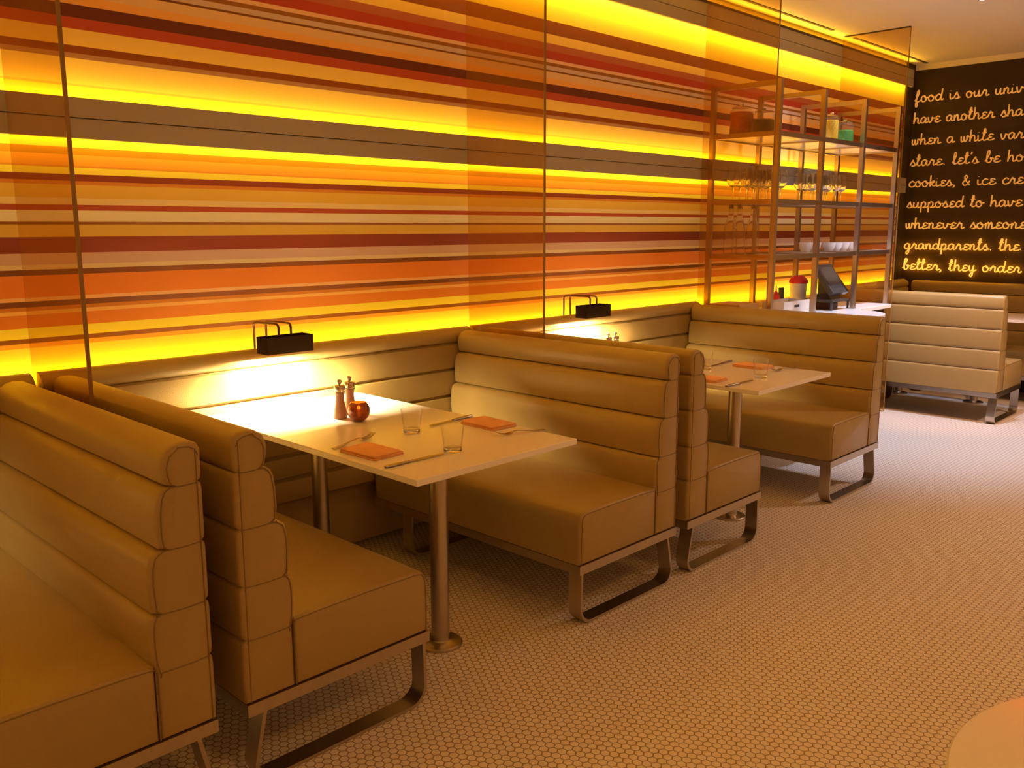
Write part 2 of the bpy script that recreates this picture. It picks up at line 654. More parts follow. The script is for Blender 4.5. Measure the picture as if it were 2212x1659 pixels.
# ------------------------------------------------------------------ benches
def rib_profile():
    P = [(.0, .242), (.147, .242), (.147, .405), (.1455, .416), (.148, .421), (.154, .45), (.156, .49), (.156, .525), (.152, .550), (.145, .5615), (.129, .565),
         (.144, .570), (.147, .60), (.149, .64), (.147, .68), (.140, .706), (.122, .7185), (.102, .7205),
         (.117, .726), (.121, .76), (.119, .81), (.114, .845), (.106, .862), (.094, .8702), (.076, .8715),
         (.090, .877), (.096, .90), (.098, .93), (.090, .955), (.070, .970), (.045, .9755), (.018, .973), (.004, .965)]
    back = []
    for zc in (.8715, .7205, .565, .418):
        back += [(-.002, zc + .02), (.0, zc + .006), (.009, zc), (.0, zc - .006), (-.002, zc - .02)]
    P += [(-.003, .95)] + back + [(-.003, .30)]
    return P


LEN = 1.2455        # bench length along d
DW = .133           # distance of a bench's wall end from the wall


def make_bench(s, length=LEN, legs_at=None):
    """s = +1: the seat faces +x, back plane at x = 0; s = -1 mirrored. d runs from 0 (wall end) to length"""
    t = local_thing('banquette_bench', 'bench', 'bench', 'tan ribbed banquette benches')
    fl = lambda pr: [(s * x, z) for x, z in pr]
    L = length
    ins = [(0, .012), (.003, .005), (.009, .001), (.016, 0)]
    bk = MB().extrude_xz(fl(rib_profile()), 0, L, ins).build('backrest', LEATHER, t, smooth=50)
    pr = rib_profile()
    e = L + .0005
    inset = lambda x, z: (x, z)
    m = MB()
    edge = [(x - .011 if x > .05 else x + .011, z - (.011 if z > .9 else 0)) for x, z in pr[1:] if not (x <= .009 and z < .94)]
    edge = [p for p in edge if p[1] > .25]
    m.tube([V(s * x, e, z) for x, z in edge], .0015, 6)
    m.tube([V(s * .012, e, .245), V(s * .013, e, .6), V(s * .014, e, .955)], .0015, 6)
    for zc, xf in ((.8715, .084), (.7205, .112), (.565, .138), (.418, .138)):
        m.tube(smooth_path([V(s * .012, e, zc), V(s * xf * .5, e, zc - .002), V(s * xf, e, zc)], 4), .0015, 6)
    m.build('piping', PIPING, bk)
    # seat cushion
    sp = [(.149, .242), (.6207, .242), (.6225, .33), (.6207, .405), (.614, .425), (.600, .4385), (.575, .4445), (.40, .4465), (.22, .4440), (.149, .440)]
    st = MB().extrude_xz(fl(sp), 0, L, ins).build('seat', LEATHER, t, smooth=50)
    m = MB()
    m.tube([V(s * x, L + .0003, z - .009) for x, z in ((.151, .440), (.22, .444), (.40, .4465), (.575, .4445), (.598, .440), (.606, .428), (.610, .405), (.6115, .33), (.610, .246))], .0015, 6)
    m.tube([V(s * .1485, L + .0003, z) for z in (.246, .33, .428)], .0022, 6)
    m.build('piping', PIPING, st)
    # steel frame
    m = MB()
    xs = sorted((s * .0, s * .622))
    m.box(xs[0], xs[1], L - .012, L + .002, .206, .2405)
    m.box(xs[0], xs[1], 0, .012, .206, .2405)
    for xa in (.0, .610):
        q = sorted((s * xa, s * (xa + .012)))
        m.box(q[0], q[1], .012, L - .012, .206, .2405)
    m.box(xs[0] + .012, xs[1] - .012, .012, L - .012, .232, .2405)
    m.build('base_frame', STEEL, t, smooth=0)
    # two sled legs of flat bar
    for dl in ((legs_at or (L - .032, .22))):
        path = [(.052, .206)]
        r = .058
        for k in range(9):
            a = PI * 1.0 + (PI / 2) * k / 8
            path.append((.014 + r + r * math.cos(a) + .010 * (1 - k / 8) * .6, .006 + r + r * math.sin(a)))
        r = .060
        for k in range(9):
            a = -PI / 2 + (PI / 2) * k / 8
            path.append((.606 - r + r * math.cos(a), .006 + r + r * math.sin(a)))
        path.append((.603, .206))
        MB().strip(fl(path), .011, .030, dl).build('leg', STEEL, t, smooth=30)
    return t


benchP = make_bench(1)      # facing away along the wall (+x)
benchN = make_bench(-1)
place(benchN, -.3621, DW, 0)
benchN['label'] = 'tan ribbed banquette bench cut off by the left edge, nearest the viewer'
place(benchP, -.2785, DW, 0)
benchP['label'] = 'tan ribbed banquette bench showing its end, on the left side of the candle table'
dup(benchN, 2.0541, 0, 0, 'tan ribbed banquette bench on the right side of the table with the candle')
dup(benchP, 2.057, 0, 0, 'tan ribbed banquette bench behind the candle booth, its narrow end and seat corner showing')
dup(benchN, 4.123, 0, 0, 'tan ribbed banquette bench in front of the steel shelves, facing the far white table')
dup(benchP, 6.1435, .02, 0, 'pale lit banquette bench with its ribbed back toward us, right of the last glass panel')
far = make_bench(-1, 2.2, (2.1, .3))
place(far, 7.515, .14, 0)
far['label'] = 'tan banquette along the dark end wall below the glowing script'


# padded panels along the striped wall (one per booth)
def wall_panel(x0, x1, label):
    D = .128
    P = [(0.004, .02), (.06, .02), (.06, .300), (.098, .302)]
    seams = [.31, .415, .52, .652, .783, .916]
    for a, b_ in zip(seams, seams[1:]):
        P += [(D - .022, a + .001), (D - .004, a + .010), (D, a + .03), (D, b_ - .03), (D - .004, b_ - .010), (D - .022, b_ - .001)]
    P += [(D - .014, .918), (D - .005, .928), (D - .004, .948), (D - .016, .967), (D - .040, .981), (.070, .986), (.062, .984), (.062, .86), (.004, .86)]
    m = MB()
    n = [[V(x, d, z) for d, z in P] for x in (x0, x1)]
    m.rings(n)
    o = m.build('padded_wall_panel', LEATHER, smooth=50)
    return tag(o, label, 'wall panel', 'ribbed leather panels along the striped wall')


wall_panel(-2.36, -.332, 'strip of ribbed leather wall panel behind the leftmost bench, at the left edge')
wall_panel(-.308, 1.722, 'ribbed leather wall panel behind the near lamp and the candle table')
wall_panel(1.748, 3.818, 'ribbed leather wall panel behind the farther lamp')
wall_panel(5.815, 7.41, 'ribbed leather wall panel in the far corner below the striped wall')


# ------------------------------------------------------------------ tables
def make_table(w_, d0, d1, post_d, label):
    t = local_thing('dining_table', label, 'table', 'white booth tables')
    c = .006
    x0, x1 = -w_ / 2, w_ / 2
    MB().box(x0, x1, d0, d1, .7295, .750).build('tabletop', WHITE_TOP, t, smooth=0, bevel=.002)
    for dd in post_d:
        leg = MB().lathe(.0, dd, [(.033, .012), (.033, .722)], 40).build('leg', STEEL, t)
        MB().lathe(.0, dd, [(.079, 0), (.079, .008), (.074, .012), (.045, .013), (.034, .018), (.033, .022)], 48).build('base_plate', STEEL, leg)
        MB().lathe(.0, dd, [(.034, .72), (.07, .7225), (.07, .7295)], 32).build('mount_plate', STEEL, leg)
    return t


t1 = make_table(.722, .131, 1.427, (1.10, .36), 'white table with the candle, nearer booth')
place(t1, .629, 0, 0)
dup(t1, 1.982, 0, 0, 'white table in the farther booth, without a candle, behind the near bench')
t3 = make_table(.60, .145, 1.40, (.99, .36), 'white table mostly hidden behind the pale lit bench, at the right edge')
place(t3, 6.72, 0, 0)

t = thing('round_table', 'round white table cut off by the bottom right corner', 'table', (0, 3.35, 0))
R = .343
cxr, cdr = -.004, 3.351
MB().lathe(cxr, cdr, [(R - .004, .726), (R, .730), (R, .747), (R - .003, .750)], 96).build('tabletop', WHITE_TOP, t)
MB().lathe(cxr, cdr, [(.03, .012), (.03, .726)], 32).build('leg', STEEL, t)
MB().lathe(cxr, cdr, [(.20, 0), (.20, .008), (.05, .014), (.03, .02)], 48).build('base_plate', STEEL, t)


t = thing('candle_glass', 'red candle glass on the round table, just outside the right edge', 'candle', (.22, 3.12, .7503))
RG = thin_glass('red_glass', (.9, .12, .05), .03, (.8, .05, .02), .3)
MB().lathe(.22, 3.12, [(.026, .7503), (.030, .752), (.034, .825), (.032, .826), (.028, .758)], 28, cap=False).build('glass', RG, t)
wx = MB().lathe(.22, 3.12, [(.026, .7535), (.027, .775), (.004, .776)], 24).build('wax', WAX, t)
MB().lathe(.22, 3.12, [(.001, .778), (.0045, .785), (.004, .792), (.0008, .802)], 12).build('flame', FLAME, wx)
rl = bpy.data.lights.new('red_candle_glow', 'POINT')
rl.energy = .9
rl.color = (1, .10, .03)
rl.shadow_soft_size = .006
ro = bpy.data.objects.new('red_candle_glow', rl)
COL.objects.link(ro)
ro.location = V(.22, 3.12, .80)


# ------------------------------------------------------------------ reading lamps
def make_lamp():
    t = local_thing('booth_lamp', 'lamp', 'lamp', 'black booth lamps on bent rods')
    x0 = 0
    # head: open-bottomed trough
    hd0, hd1, z0, z1 = .205, .285, .985, 1.052
    m = MB()
    hw = .105
    m.box(-hw, hw, hd0, hd1, z1 - .006, z1)
    m.box(-hw, hw, hd0, hd0 + .005, z0, z1 - .006)
    m.box(-hw, hw, hd1 - .005, hd1, z0, z1 - .006)
    m.box(-hw, -hw + .005, hd0 + .005, hd1 - .005, z0, z1 - .006)
    m.box(hw - .005, hw, hd0 + .005, hd1 - .005, z0, z1 - .006)
    hd = m.build('lamp_shade', BLACKM, t, smooth=0)
    MB().tube([V(-hw + .012, .245, 1.022), V(hw - .012, .245, 1.022)], .009, 12).build('bulb', TUBE, hd)
    for xr in (-.028, .028):
        r = .016
        P = [(.052, .90), (.052, 1.094 - r)] + [(.052 + r - r * math.cos(a), 1.094 - r + r * math.sin(a)) for a in [PI / 2 * k / 6 for k in range(1, 7)]]
        P += [(.245 - r + r * math.sin(a), 1.098 - r + r * math.cos(a)) for a in [PI / 2 * k / 6 for k in range(0, 7)]] + [(.245, 1.05)]
        MB().tube([V(xr, d, z) for d, z in P], .0047, 8).build('rod', BRONZE, t)
    return t


lampA = make_lamp()
place(lampA, .568, 0, 0)
lampA['label'] = 'black booth lamp glowing over the table with the candle'
dup(lampA, 1.950, 0, 0, 'black booth lamp glowing in the farther booth, between the glass panels')
dup(lampA, -2.02, 0, 0, 'black booth lamp of the leftmost booth, outside the left edge')
for lx, lp in ((.568, 86), (2.518, 86), (-1.46, 14)):
    area('booth_lamp_glow', (lx, .262, 1.009), (.19, .034), lp, LAMP, (-math.radians(10), 0, 0), math.radians(172))


# ------------------------------------------------------------------ things on the tables
def make_tumbler():
    t = local_thing('tumbler', 'g', 'glass', 'water tumblers on the white tables')
    h, rb, rt_ = .088, .0305, .039
    MB().lathe(0, 0, [(rb - .002, .014), (rb, .015), (rt_, h - .001), (rt_ - .001, h), (rt_ - .0022, h - .001), (rb - .002, .016)], 40, cap=False).build('bowl', TUMBLER, t)
    MB().lathe(0, 0, [(rb - .004, 0), (rb - .001, .002), (rb, .010), (rb - .001, .0145), (rb - .004, .0150)], 40).build('thick_base', BASEG, t)
    return t


ZT = .7503
g0 = make_tumbler()
place(g0, .648, .938, ZT)
g0['label'] = 'clear water tumbler on the candle table, nearer the candle'
for (x, d, lab) in ((.567, 1.250, 'clear water tumbler beside the knife at the front of the candle table'),
                    (2.632, .905, 'clear tumbler on the farther table, half hidden by the bench end'),
                    (2.586, 1.248, 'clear tumbler standing alone at the front of the farther white table')):
    dup(g0, x - .648, d - .938, 0, lab)


def make_napkin():
    # folded cloth: three soft layers
    m = MB()
    for (z0, z1, dx, sh) in ((0, .0045, 0, 0), (.0045, .009, .002, .006), (.009, .0135, -.003, .012)):
        poly = []
        w_, l_ = .062 - sh * .3, .092 - sh * .4
        for (sx, sy) in ((1, 1), (-1, 1), (-1, -1), (1, -1)):
            for k in range(4):
                a = math.atan2(sy, sx) - PI / 4 + PI / 2 * k / 3
                poly.append((dx + sx * (w_ - .006) + .006 * math.cos(a), sy * (l_ - .006) + .006 * math.sin(a)))
        rings = [[V(x * f, d * f, z) for x, d in poly] for z, f in ((z0, .985), (z0 + .001, 1), (z1 - .001, 1), (z1, .985))]
        m.rings(rings)
    o = m.build('napkin', NAPKIN, smooth=40)
    return o


nk = make_napkin()
tag(nk, 'folded orange napkin beside the fork on the near side of the candle table', 'napkin', 'folded orange napkins')
place(nk, .370, 1.071, ZT, math.radians(3))
for x, d, rz, lab in ((.928, 1.046, -2, 'folded orange napkin against the right bench on the candle table'),
                      (2.866, 1.050, -2, 'folded orange napkin on the far side of the farther white table'),
                      (2.345, 1.085, 4, 'folded orange napkin at the near edge of the farther table, half hidden by the bench')):
    o = nk.copy()
    COL.objects.link(o)
    o['label'] = lab
    place(o, x, d, ZT, math.radians(rz))


def make_knife():
    t = local_thing('knife', 'k', 'knife', 'table knives')
    # along +x: handle then blade; total .235
    m = MB()
    prof = [(-.117, .004, .0030), (-.115, .0075, .0042), (-.10, .0088, .0046), (-.05, .0075, .0042), (-.012, .0055, .0038), (-.008, .0062, .0042)]
    m.rings([[V(x, hw * math.cos(a), .0045 + hh * math.sin(a)) for a in [2 * PI * k / 12 for k in range(12)]] for x, hw, hh in prof])
    m.build('handle', CUTLERY, t)
    m = MB()
    poly = [(-.008, -.006), (.02, -.009), (.07, -.0105), (.105, -.009), (.117, -.003), (.116, .003), (.10, .0055), (-.008, .0055)]
    m.rings([[V(x, d, z) for x, d in poly] for z in (.0035, .0053)])
    m.build('blade', CUTLERY, t, smooth=20)
    return t


def make_fork():
    t = local_thing('fork', 'f', 'fork', 'table forks')
    m = MB()
    pts = [(-.10, .0020, .0075), (-.095, .0022, .0090), (-.06, .0040, .0065), (-.02, .0085, .0040), (.015, .0125, .0034), (.032, .0120, .0045)]
    m.rings([[V(x, w_, z + .001), V(x, w_, z - .001), V(x, -w_, z - .001), V(x, -w_, z + .001)] for x, z, w_ in pts])
    m.build('handle', CUTLERY, t)
    m = MB()
    pts = [(.032, .0120, .0045), (.042, .0080, .0105), (.055, .0052, .0120), (.062, .0050, .0120)]
    m.rings([[V(x, w_, z + .001), V(x, w_, z - .001), V(x, -w_, z - .001), V(x, -w_, z + .001)] for x, z, w_ in pts])
    for k in range(4):
        c = -.0102 + k * .0068
        q = [(.062, .0050), (.078, .0072), (.092, .0115), (.104, .0175)]
        m.rings([[V(x, c + .0018, z + .0009), V(x, c + .0018, z - .0009), V(x, c - .0018, z - .0009), V(x, c - .0018, z + .0009)] for x, z in q])
    m.build('tines', CUTLERY, t, smooth=40)
    return t


kn = make_knife()
place(kn, .400, 1.2585, ZT, math.radians(-2))
kn['label'] = 'steel knife at the front of the candle table, pointing at the tumbler'
for x, d, rz, lab in ((.870, .902, 180 + 5, 'steel knife beside the napkin on the right half of the candle table'),
                      (2.358, 1.267, -2, 'steel knife at the front edge of the farther white table'),
                      (2.836, .877, 180 + 4, 'steel knife at the back of the farther table, by the half-hidden tumbler')):
    k = dup(kn, 0, 0, 0, lab)
    place(k, x, d, ZT, math.radians(rz))
fk = make_fork()
place(fk, .408, .918, ZT, math.radians(13))
fk['label'] = 'steel fork behind the napkin on the left half of the candle table'
for x, d, rz, lab in ((.912, 1.231, 180 - 15, 'steel fork in front of the napkin on the right half of the candle table'),
                      (2.884, 1.222, 180 - 9, 'steel fork on the far side of the farther white table')):
    k = dup(fk, 0, 0, 0, lab)
    place(k, x, d, ZT, math.radians(rz))


def make_mill():
    t = local_thing('pepper_mill', 'm', 'mill', 'wooden salt and pepper mills')
    P = [(.024, 0), (.0265, .003), (.0262, .012), (.0235, .035), (.0185, .060), (.0165, .078), (.0175, .092), (.0192, .100), (.0192, .101)]
    MB().lathe(0, 0, P, 36).build('body', WOOD, t)
    MB().lathe(0, 0, [(.0185, .1012), (.0205, .1020), (.0208, .106), (.0198, .108), (.0208, .112), (.0215, .124), (.0205, .1285), (.0150, .1300), (.006, .1305)], 36).build('cap', CHROME, t)
    MB().lathe(0, 0, [(.0035, .1305), (.0042, .134), (.0082, .1375), (.0100, .1435), (.0082, .1495), (.0035, .1525)], 24).build('knob', STEEL, t)
    return t


ml = make_mill()
place(ml, .612, .548, ZT)
ml['label'] = 'wooden pepper mill in front, left of the amber candle holder'
for x, d, lab in ((.683, .512, 'wooden mill standing behind the amber candle holder'),
                  (2.528, .346, 'mill in the farther booth, left one of the two tops over the bench'),
                  (2.590, .347, 'mill in the farther booth, right one of the two tops over the bench')):
    dup(ml, x - .612, d - .548, 0, lab)

t = thing('candle_holder', 'round amber glass candle holder lit from inside, on the near table', 'candle holder', (.632, .640, ZT))
r = .0435
pr = []
for k in range(15):
    a = -PI / 2 + .48 + (PI - .48 - .72) * k / 14
    pr.append((r * math.cos(a), .0405 + r * math.sin(a)))
pr = [(.010, .001)] + pr
inner = [(q * .93, max(.006, .0405 + (z - .0405) * .93)) for q, z in pr[::-1]]
MB().lathe(.632, .640, [(a_, ZT + z_) for a_, z_ in pr + [(pr[-1][0] - .001, pr[-1][1] + .0008)] + inner], 40).build('glass_globe', AMBERGLASS, t)
tl = MB().lathe(.632, .640, [(.017, ZT + .0085), (.018, ZT + .012), (.018, ZT + .022), (.004, ZT + .0225)], 24).build('tealight', WAX, t)
MB().lathe(.632, .640, [(.001, ZT + .024), (.0045, ZT + .030), (.004, ZT + .036), (.0008, ZT + .046)], 12).build('flame', FLAME, tl)
pl = bpy.data.lights.new('candle_glow', 'POINT')
pl.energy = 1.0
pl.color = (1, .36, .05)
pl.shadow_soft_size = .006
po = bpy.data.objects.new('candle_glow', pl)
COL.objects.link(po)
po.location = V(.632, .640, ZT + .052)

# ------------------------------------------------------------------ service station
t = thing('service_counter', 'white-topped service counter below the steel shelves, mostly hidden by the bench', 'counter', (4.8, .3, 0))
poly = [(3.87, .02), (5.735, .02), (5.735, .63), (5.20, .63)]
for k in range(9):
    a = PI / 2 * k / 8
    poly.append((5.07 - .28 + .28 * math.cos(a), .94 - .28 + .28 * math.sin(a)))
poly += [(3.87, .94)]
MB().prism_z(poly, .85, .88).build('worktop', WHITE_TOP, t, smooth=0, bevel=.003)
MB().box(3.89, 5.715, .03, .58, .08, .85).build('cabinet_body', DARKWALL, t, smooth=0)
MB().box(3.93, 5.68, .05, .52, 0, .08).build('plinth', DARKTRIM, t, smooth=0)
MB().box(3.90, 4.75, .58, .88, .30, .85).build('side_cabinet', DARKWALL, t, smooth=0)

XP = (3.887, 4.490, 5.130, 5.742)
DB, DF, ZTOP = .115, .580, 2.372
PW = .016
sh = thing('steel_shelf_unit', 'open steel shelf unit with tall posts standing on the service counter', 'shelves', (4.8, .35, .88))
for i, xp in enumerate(XP):
    for dd in (DB, DF):
        p = MB().box(xp - PW, xp + PW, dd - PW, dd + PW, .886, ZTOP).build('post', SHELFSTEEL, sh, smooth=0)
        MB().box(xp - PW - .003, xp + PW + .003, dd - PW - .003, dd + PW + .003, .8805, .886).build('foot', STEEL, p, smooth=0)
LV = (2.052, 1.636, 1.285)
for z in LV + (ZTOP - .017,):
    for xp in XP:
        MB().box(xp - .012, xp + .012, DB + PW, DF - PW, z - .015, z + .015).build('side_rail', SHELFSTEEL, sh, smooth=0)
for z in LV:
    for i in range(3):
        xa, xb = XP[i] + PW, XP[i + 1] - PW
        for dd in (DB, DF):
            MB().box(xa, xb, dd - .010, dd + .010, z - .015, z + .015).build('shelf_rail', SHELFSTEEL, sh, smooth=0)
        MB().box(xa, xb, DB + .010, DF - .010, z - .006, z + .006).build('shelf', WHITE_TOP, sh, smooth=0)


def jar(x, d, r_, h, fill, col, label):
    z = LV[0] + .0062
    t = thing('candy_jar', label, 'jar', (x, d, z), 'glass jars on the top shelf')
    MB().lathe(x, d, [(r_ - .004, z), (r_, z + .006), (r_, z + h * .80), (r_ * .80, z + h * .90), (r_ * .78, z + h * .93)], 36, cap=False).build('glass_body', JARG, t)
    MB().lathe(x, d, [(r_ - .008, z + .003), (r_ - .004, z + .010), (r_ - .004, z + h * fill - .006), (r_ - .012, z + h * fill)], 36).build('candy', CANDY[col], t)
    lid = MB().lathe(x, d, [(r_ * .82, z + h * .93), (r_ * .84, z + h * .95), (r_ * .6, z + h * .985), (.012, z + h * .99)], 36).build('lid', JARG, t)
    MB().lathe(x, d, [(.006, z + h * .99), (.014, z + h * 1.03), (.010, z + h * 1.07), (.002, z + h * 1.08)], 20).build('knob', BASEG, lid)
    return t


jar(3.982, .265, .074, .190, .80, 'red', 'glass jar of dark red sweets, leftmost on the top shelf')
jar(3.980, .425, .070, .150, .62, 'dark', 'glass jar of dark sweets on the top shelf, beside the red jar')
jar(4.795, .495, .050, .185, .80, 'yellow', 'glass jar of yellow sweets on the top shelf, left of the green jar')
jar(5.020, .490, .064, .160, .60, 'green', 'glass jar of bright green sweets on the top shelf')


def make_stem():
    t = local_thing('wine_glass', 'w', 'glass', 'stemmed glasses on the middle shelf')
    MB().lathe(0, 0, [(.032, 0), (.032, .002), (.010, .005), (.0045, .010), (.0040, .085), (.007, .092)], 24).build('stem', STEMG, t)
    MB().lathe(0, 0, [(.004, .092), (.020, .098), (.036, .115), (.042, .140), (.041, .175), (.036, .215), (.0345, .2155), (.0395, .175), (.0405, .140), (.0345, .117), (.019, .1000), (.002, .0975)], 28).build('bowl', STEMG, t)
    return t


ws = make_stem()
zs = LV[1] + .0064
first = True
spots = []
for row, dd in enumerate((.235, .335)):
    for k in range(6):
        spots.append((3.965 + .086 * k + .02 * row, dd, 'stemmed glass standing among the rows on the middle shelf, left bay'))
for row, dd in enumerate((.26, .36)):
    for k in range(6):
        spots.append((4.84 + .088 * k - (.0 if k < 3 else -.0) + .02 * row, dd, 'stemmed glass standing among the rows on the middle shelf, middle bay'))
for (x, d, lab) in spots:
    if abs(x - XP[2]) < .06:
        continue
    if first:
        place(ws, x, d, zs)
        ws['label'] = lab
        base = (x, d)
        first = False
    else:
        dup(ws, x - base[0], d - base[1], 0, lab, 'stemmed glasses, left bay' if x < 4.5 else 'stemmed glasses, middle bay')
ws['group'] = 'stemmed glasses, left bay'


def make_bottle():
    t = local_thing('glass_bottle', 'b', 'bottle', 'swing-top bottles on the lowest shelf')
    P = [(.038, 0), (.043, .004), (.043, .165), (.040, .190), (.028, .225), (.019, .260), (.0155, .290), (.0155, .305), (.018, .307), (.018, .314), (.014, .315), (.013, .30), (.024, .225), (.038, .185), (.0405, .16), (.0405, .008), (.002, .007)]
    MB().lathe(0, 0, P, 30).build('glass_body', BOTTLEG, t)
    MB().lathe(0, 0, [(.012, .308), (.016, .316), (.016, .325), (.010, .334), (.003, .337)], 20).build('stopper', CORK, t)
    m = MB()
    for sx in (-1, 1):
        m.tube([V(sx * .0185, 0, .285), V(sx * .021, 0, .305), V(sx * .019, 0, .322), V(sx * .010, 0, .3315)], .0014, 6)
    m.build('wire_bail', CHROME, t)
    return t


bt = make_bottle()
zb = LV[2] + .0064
place(bt, 3.985, .215, zb)
bt['label'] = 'clear swing-top bottle, leftmost of the three on the lowest shelf'
dup(bt, .110, .0, 0, 'clear swing-top bottle, middle one of the three on the lowest shelf')
dup(bt, .308, -.01, 0, 'clear swing-top bottle next to the back post, rightmost of the three on the lowest shelf')


def bowl(x, d, z):
    return MB().lathe(x, d, [(.028, z), (.030, z + .004), (.044, z + .03), (.052, z + .068), (.050, z + .070), (.047, z + .066), (.040, z + .03), (.026, z + .008), (.002, z + .007)], 36)


bl = ['fifth from the right', 'fourth from the right', 'middle one', 'third from the right', 'second from the right', 'rightmost']
labs = ['white bowl on the lowest shelf, leftmost of the row of six', 'white bowl on the lowest shelf, second in the row of six', 'white bowl on the lowest shelf, third in the row of six',
        'white bowl on the lowest shelf, third from the right in its row', 'white bowl on the lowest shelf, second from the right in its row', 'white bowl at the right end of the row on the lowest shelf']
xb = [4.965, 5.075, 5.192, 5.302, 5.412, 5.522]
db = [.27, .285, .34, .345, .35, .355]
for x, d, lab in zip(xb, db, labs):
    o = bowl(x, d, zb).build('bowl', WHITE, smooth=50)
    tag(o, lab, 'bowl', 'white bowls on the lowest shelf')

# things on the counter
ZK = .8805
t = thing('lidded_tub', 'white plastic tub with a bright red lid on the service counter', 'tub', (4.99, .215, ZK))
MB().lathe(4.99, .215, [(.052, ZK), (.056, ZK + .004), (.063, ZK + .178)], 36).build('tub', PLASTIC_W, t)
MB().lathe(4.99, .215, [(.066, ZK + .178), (.069, ZK + .182), (.069, ZK + .196), (.058, ZK + .214), (.036, ZK + .232), (.030, ZK + .236)], 36).build('lid', RED, t)

t = thing('payment_terminal', 'black payment terminal with a tilted screen on the service counter', 'terminal', (5.0, .42, ZK))
# tilted screen slab
a = Vector((5.002, -.395, 1.205))
bq = Vector((5.002, -.548, 1.005))
ax = (bq - a).normalized()
nx = Vector((1, 0, 0))
nn = ax.cross(nx)
if nn.z < 0:
    nn = -nn


def slab(c0, c1, hw, th, off=0):
    m = MB()
    r = []
    for c in (c0, c1):
        r.append([c - nx * hw + nn * off, c + nx * hw + nn * off, c + nx * hw + nn * (off - th), c - nx * hw + nn * (off - th)])
    m.rings(r)
    return m


hs = slab(a, bq, .128, .040).build('screen_housing', DKPLASTIC, t, smooth=0, bevel=.004)
slab(a + ax * .03, bq - ax * .045, .108, .002, .0015).build('screen', SCREEN, hs, smooth=0)
slab(bq - ax * .022, bq - ax * .014, .012, .0014, .0013).build('badge', CUTLERY, hs, smooth=0)
m = MB()
m.rings([[V(4.90, .36, ZK + .075), V(5.10, .36, ZK + .075), V(5.10, .52, ZK + .075), V(4.90, .52, ZK + .075)],
         [V(4.95, .39, ZK + .11), V(5.05, .39, ZK + .11), V(5.05, .46, ZK + .11), V(4.95, .46, ZK + .11)],
         [V(4.95, .39, ZK + .235), V(5.05, .39, ZK + .235), V(5.05, .44, ZK + .215), V(4.95, .44, ZK + .215)]])
m.build('stand', DKPLASTIC, t, smooth=0)
MB().box(4.84, 5.13, .30, .58 - .02, ZK + .06, ZK + .075).build('platform', DKPLASTIC, t, smooth=0)
for xx in (4.85, 5.12):
    for dd in (.31, .548):
        MB().box(xx - .006, xx + .006, dd - .006, dd + .006, ZK, ZK + .06).build('leg', DKPLASTIC, t, smooth=0)
tag(MB().box(4.93, 5.06, .37, .50, ZK, ZK + .045).build('dark_box', mat('oxblood_plastic', (.06, .012, .010), .5), smooth=0, bevel=.004), 'small dark red box under the payment terminal', 'box')

t = thing('storage_bin', 'greyish white open bin with a handle slot on the service counter', 'bin', (4.44, .45, ZK))
m = MB()
x0, x1, d0, d1, z0, z1 = 4.23, 4.60, .34, .50, ZK, ZK + .095
m.box(x0, x1, d0, d1, z0, z0 + .004)
m.box(x0, x1, d0, d0 + .004, z0 + .004, z1).box(x0, x1, d1 - .004, d1, z0 + .004, z1)
m.box(x0, x0 + .004, d0 + .004, d1 - .004, z0 + .004, z1).box(x1 - .004, x1, d0 + .004, d1 - .004, z0 + .004, z1)
m.build('bin', PLASTIC_W, t, smooth=0)
MB().box(4.38, 4.45, d1 - .001, d1 + .0012, ZK + .052, ZK + .068).build('handle_slot', DARKTRIM, t, smooth=0)
t = thing('steel_cup', 'small steel cup beside the white bin on the counter', 'cup', (4.665, .47, ZK))
MB().lathe(4.665, .47, [(.026, ZK), (.031, ZK + .09), (.029, ZK + .09), (.024, ZK + .004)], 28, cap=False).build('cup', CHROME, t)

t = thing('sauce_bottle', 'red squeeze bottle with a pointed tip beside the post', 'bottle', (4.585, .25, ZK))
MB().lathe(4.585, .25, [(.026, ZK), (.028, ZK + .01), (.028, ZK + .09), (.022, ZK + .115), (.014, ZK + .12)], 28).build('body', RED, t)
MB().lathe(4.585, .25, [(.016, ZK + .12), (.016, ZK + .132), (.006, ZK + .142), (.003, ZK + .18)], 20).build('nozzle', RED, t)
t = thing('card_reader', 'narrow dark upright device beside the red squeeze bottle', 'device', (4.69, .235, ZK))
MB().box(4.67, 4.715, .222, .248, ZK, ZK + .16).build('device_body', DKPLASTIC, t, smooth=0, bevel=.004)
MB().box(4.676, 4.709, .2485, .2495, ZK + .10, ZK + .150).build('screen', SCREEN, t, smooth=0)
tag(MB().box(3.93, 4.19, .10, .34, ZK, ZK + .085).build('pale_carton', mat('pale_card', (.75, .62, .42), .7), smooth=0, bevel=.004), 'pale carton on the counter behind the glass, left of the front post', 'box')

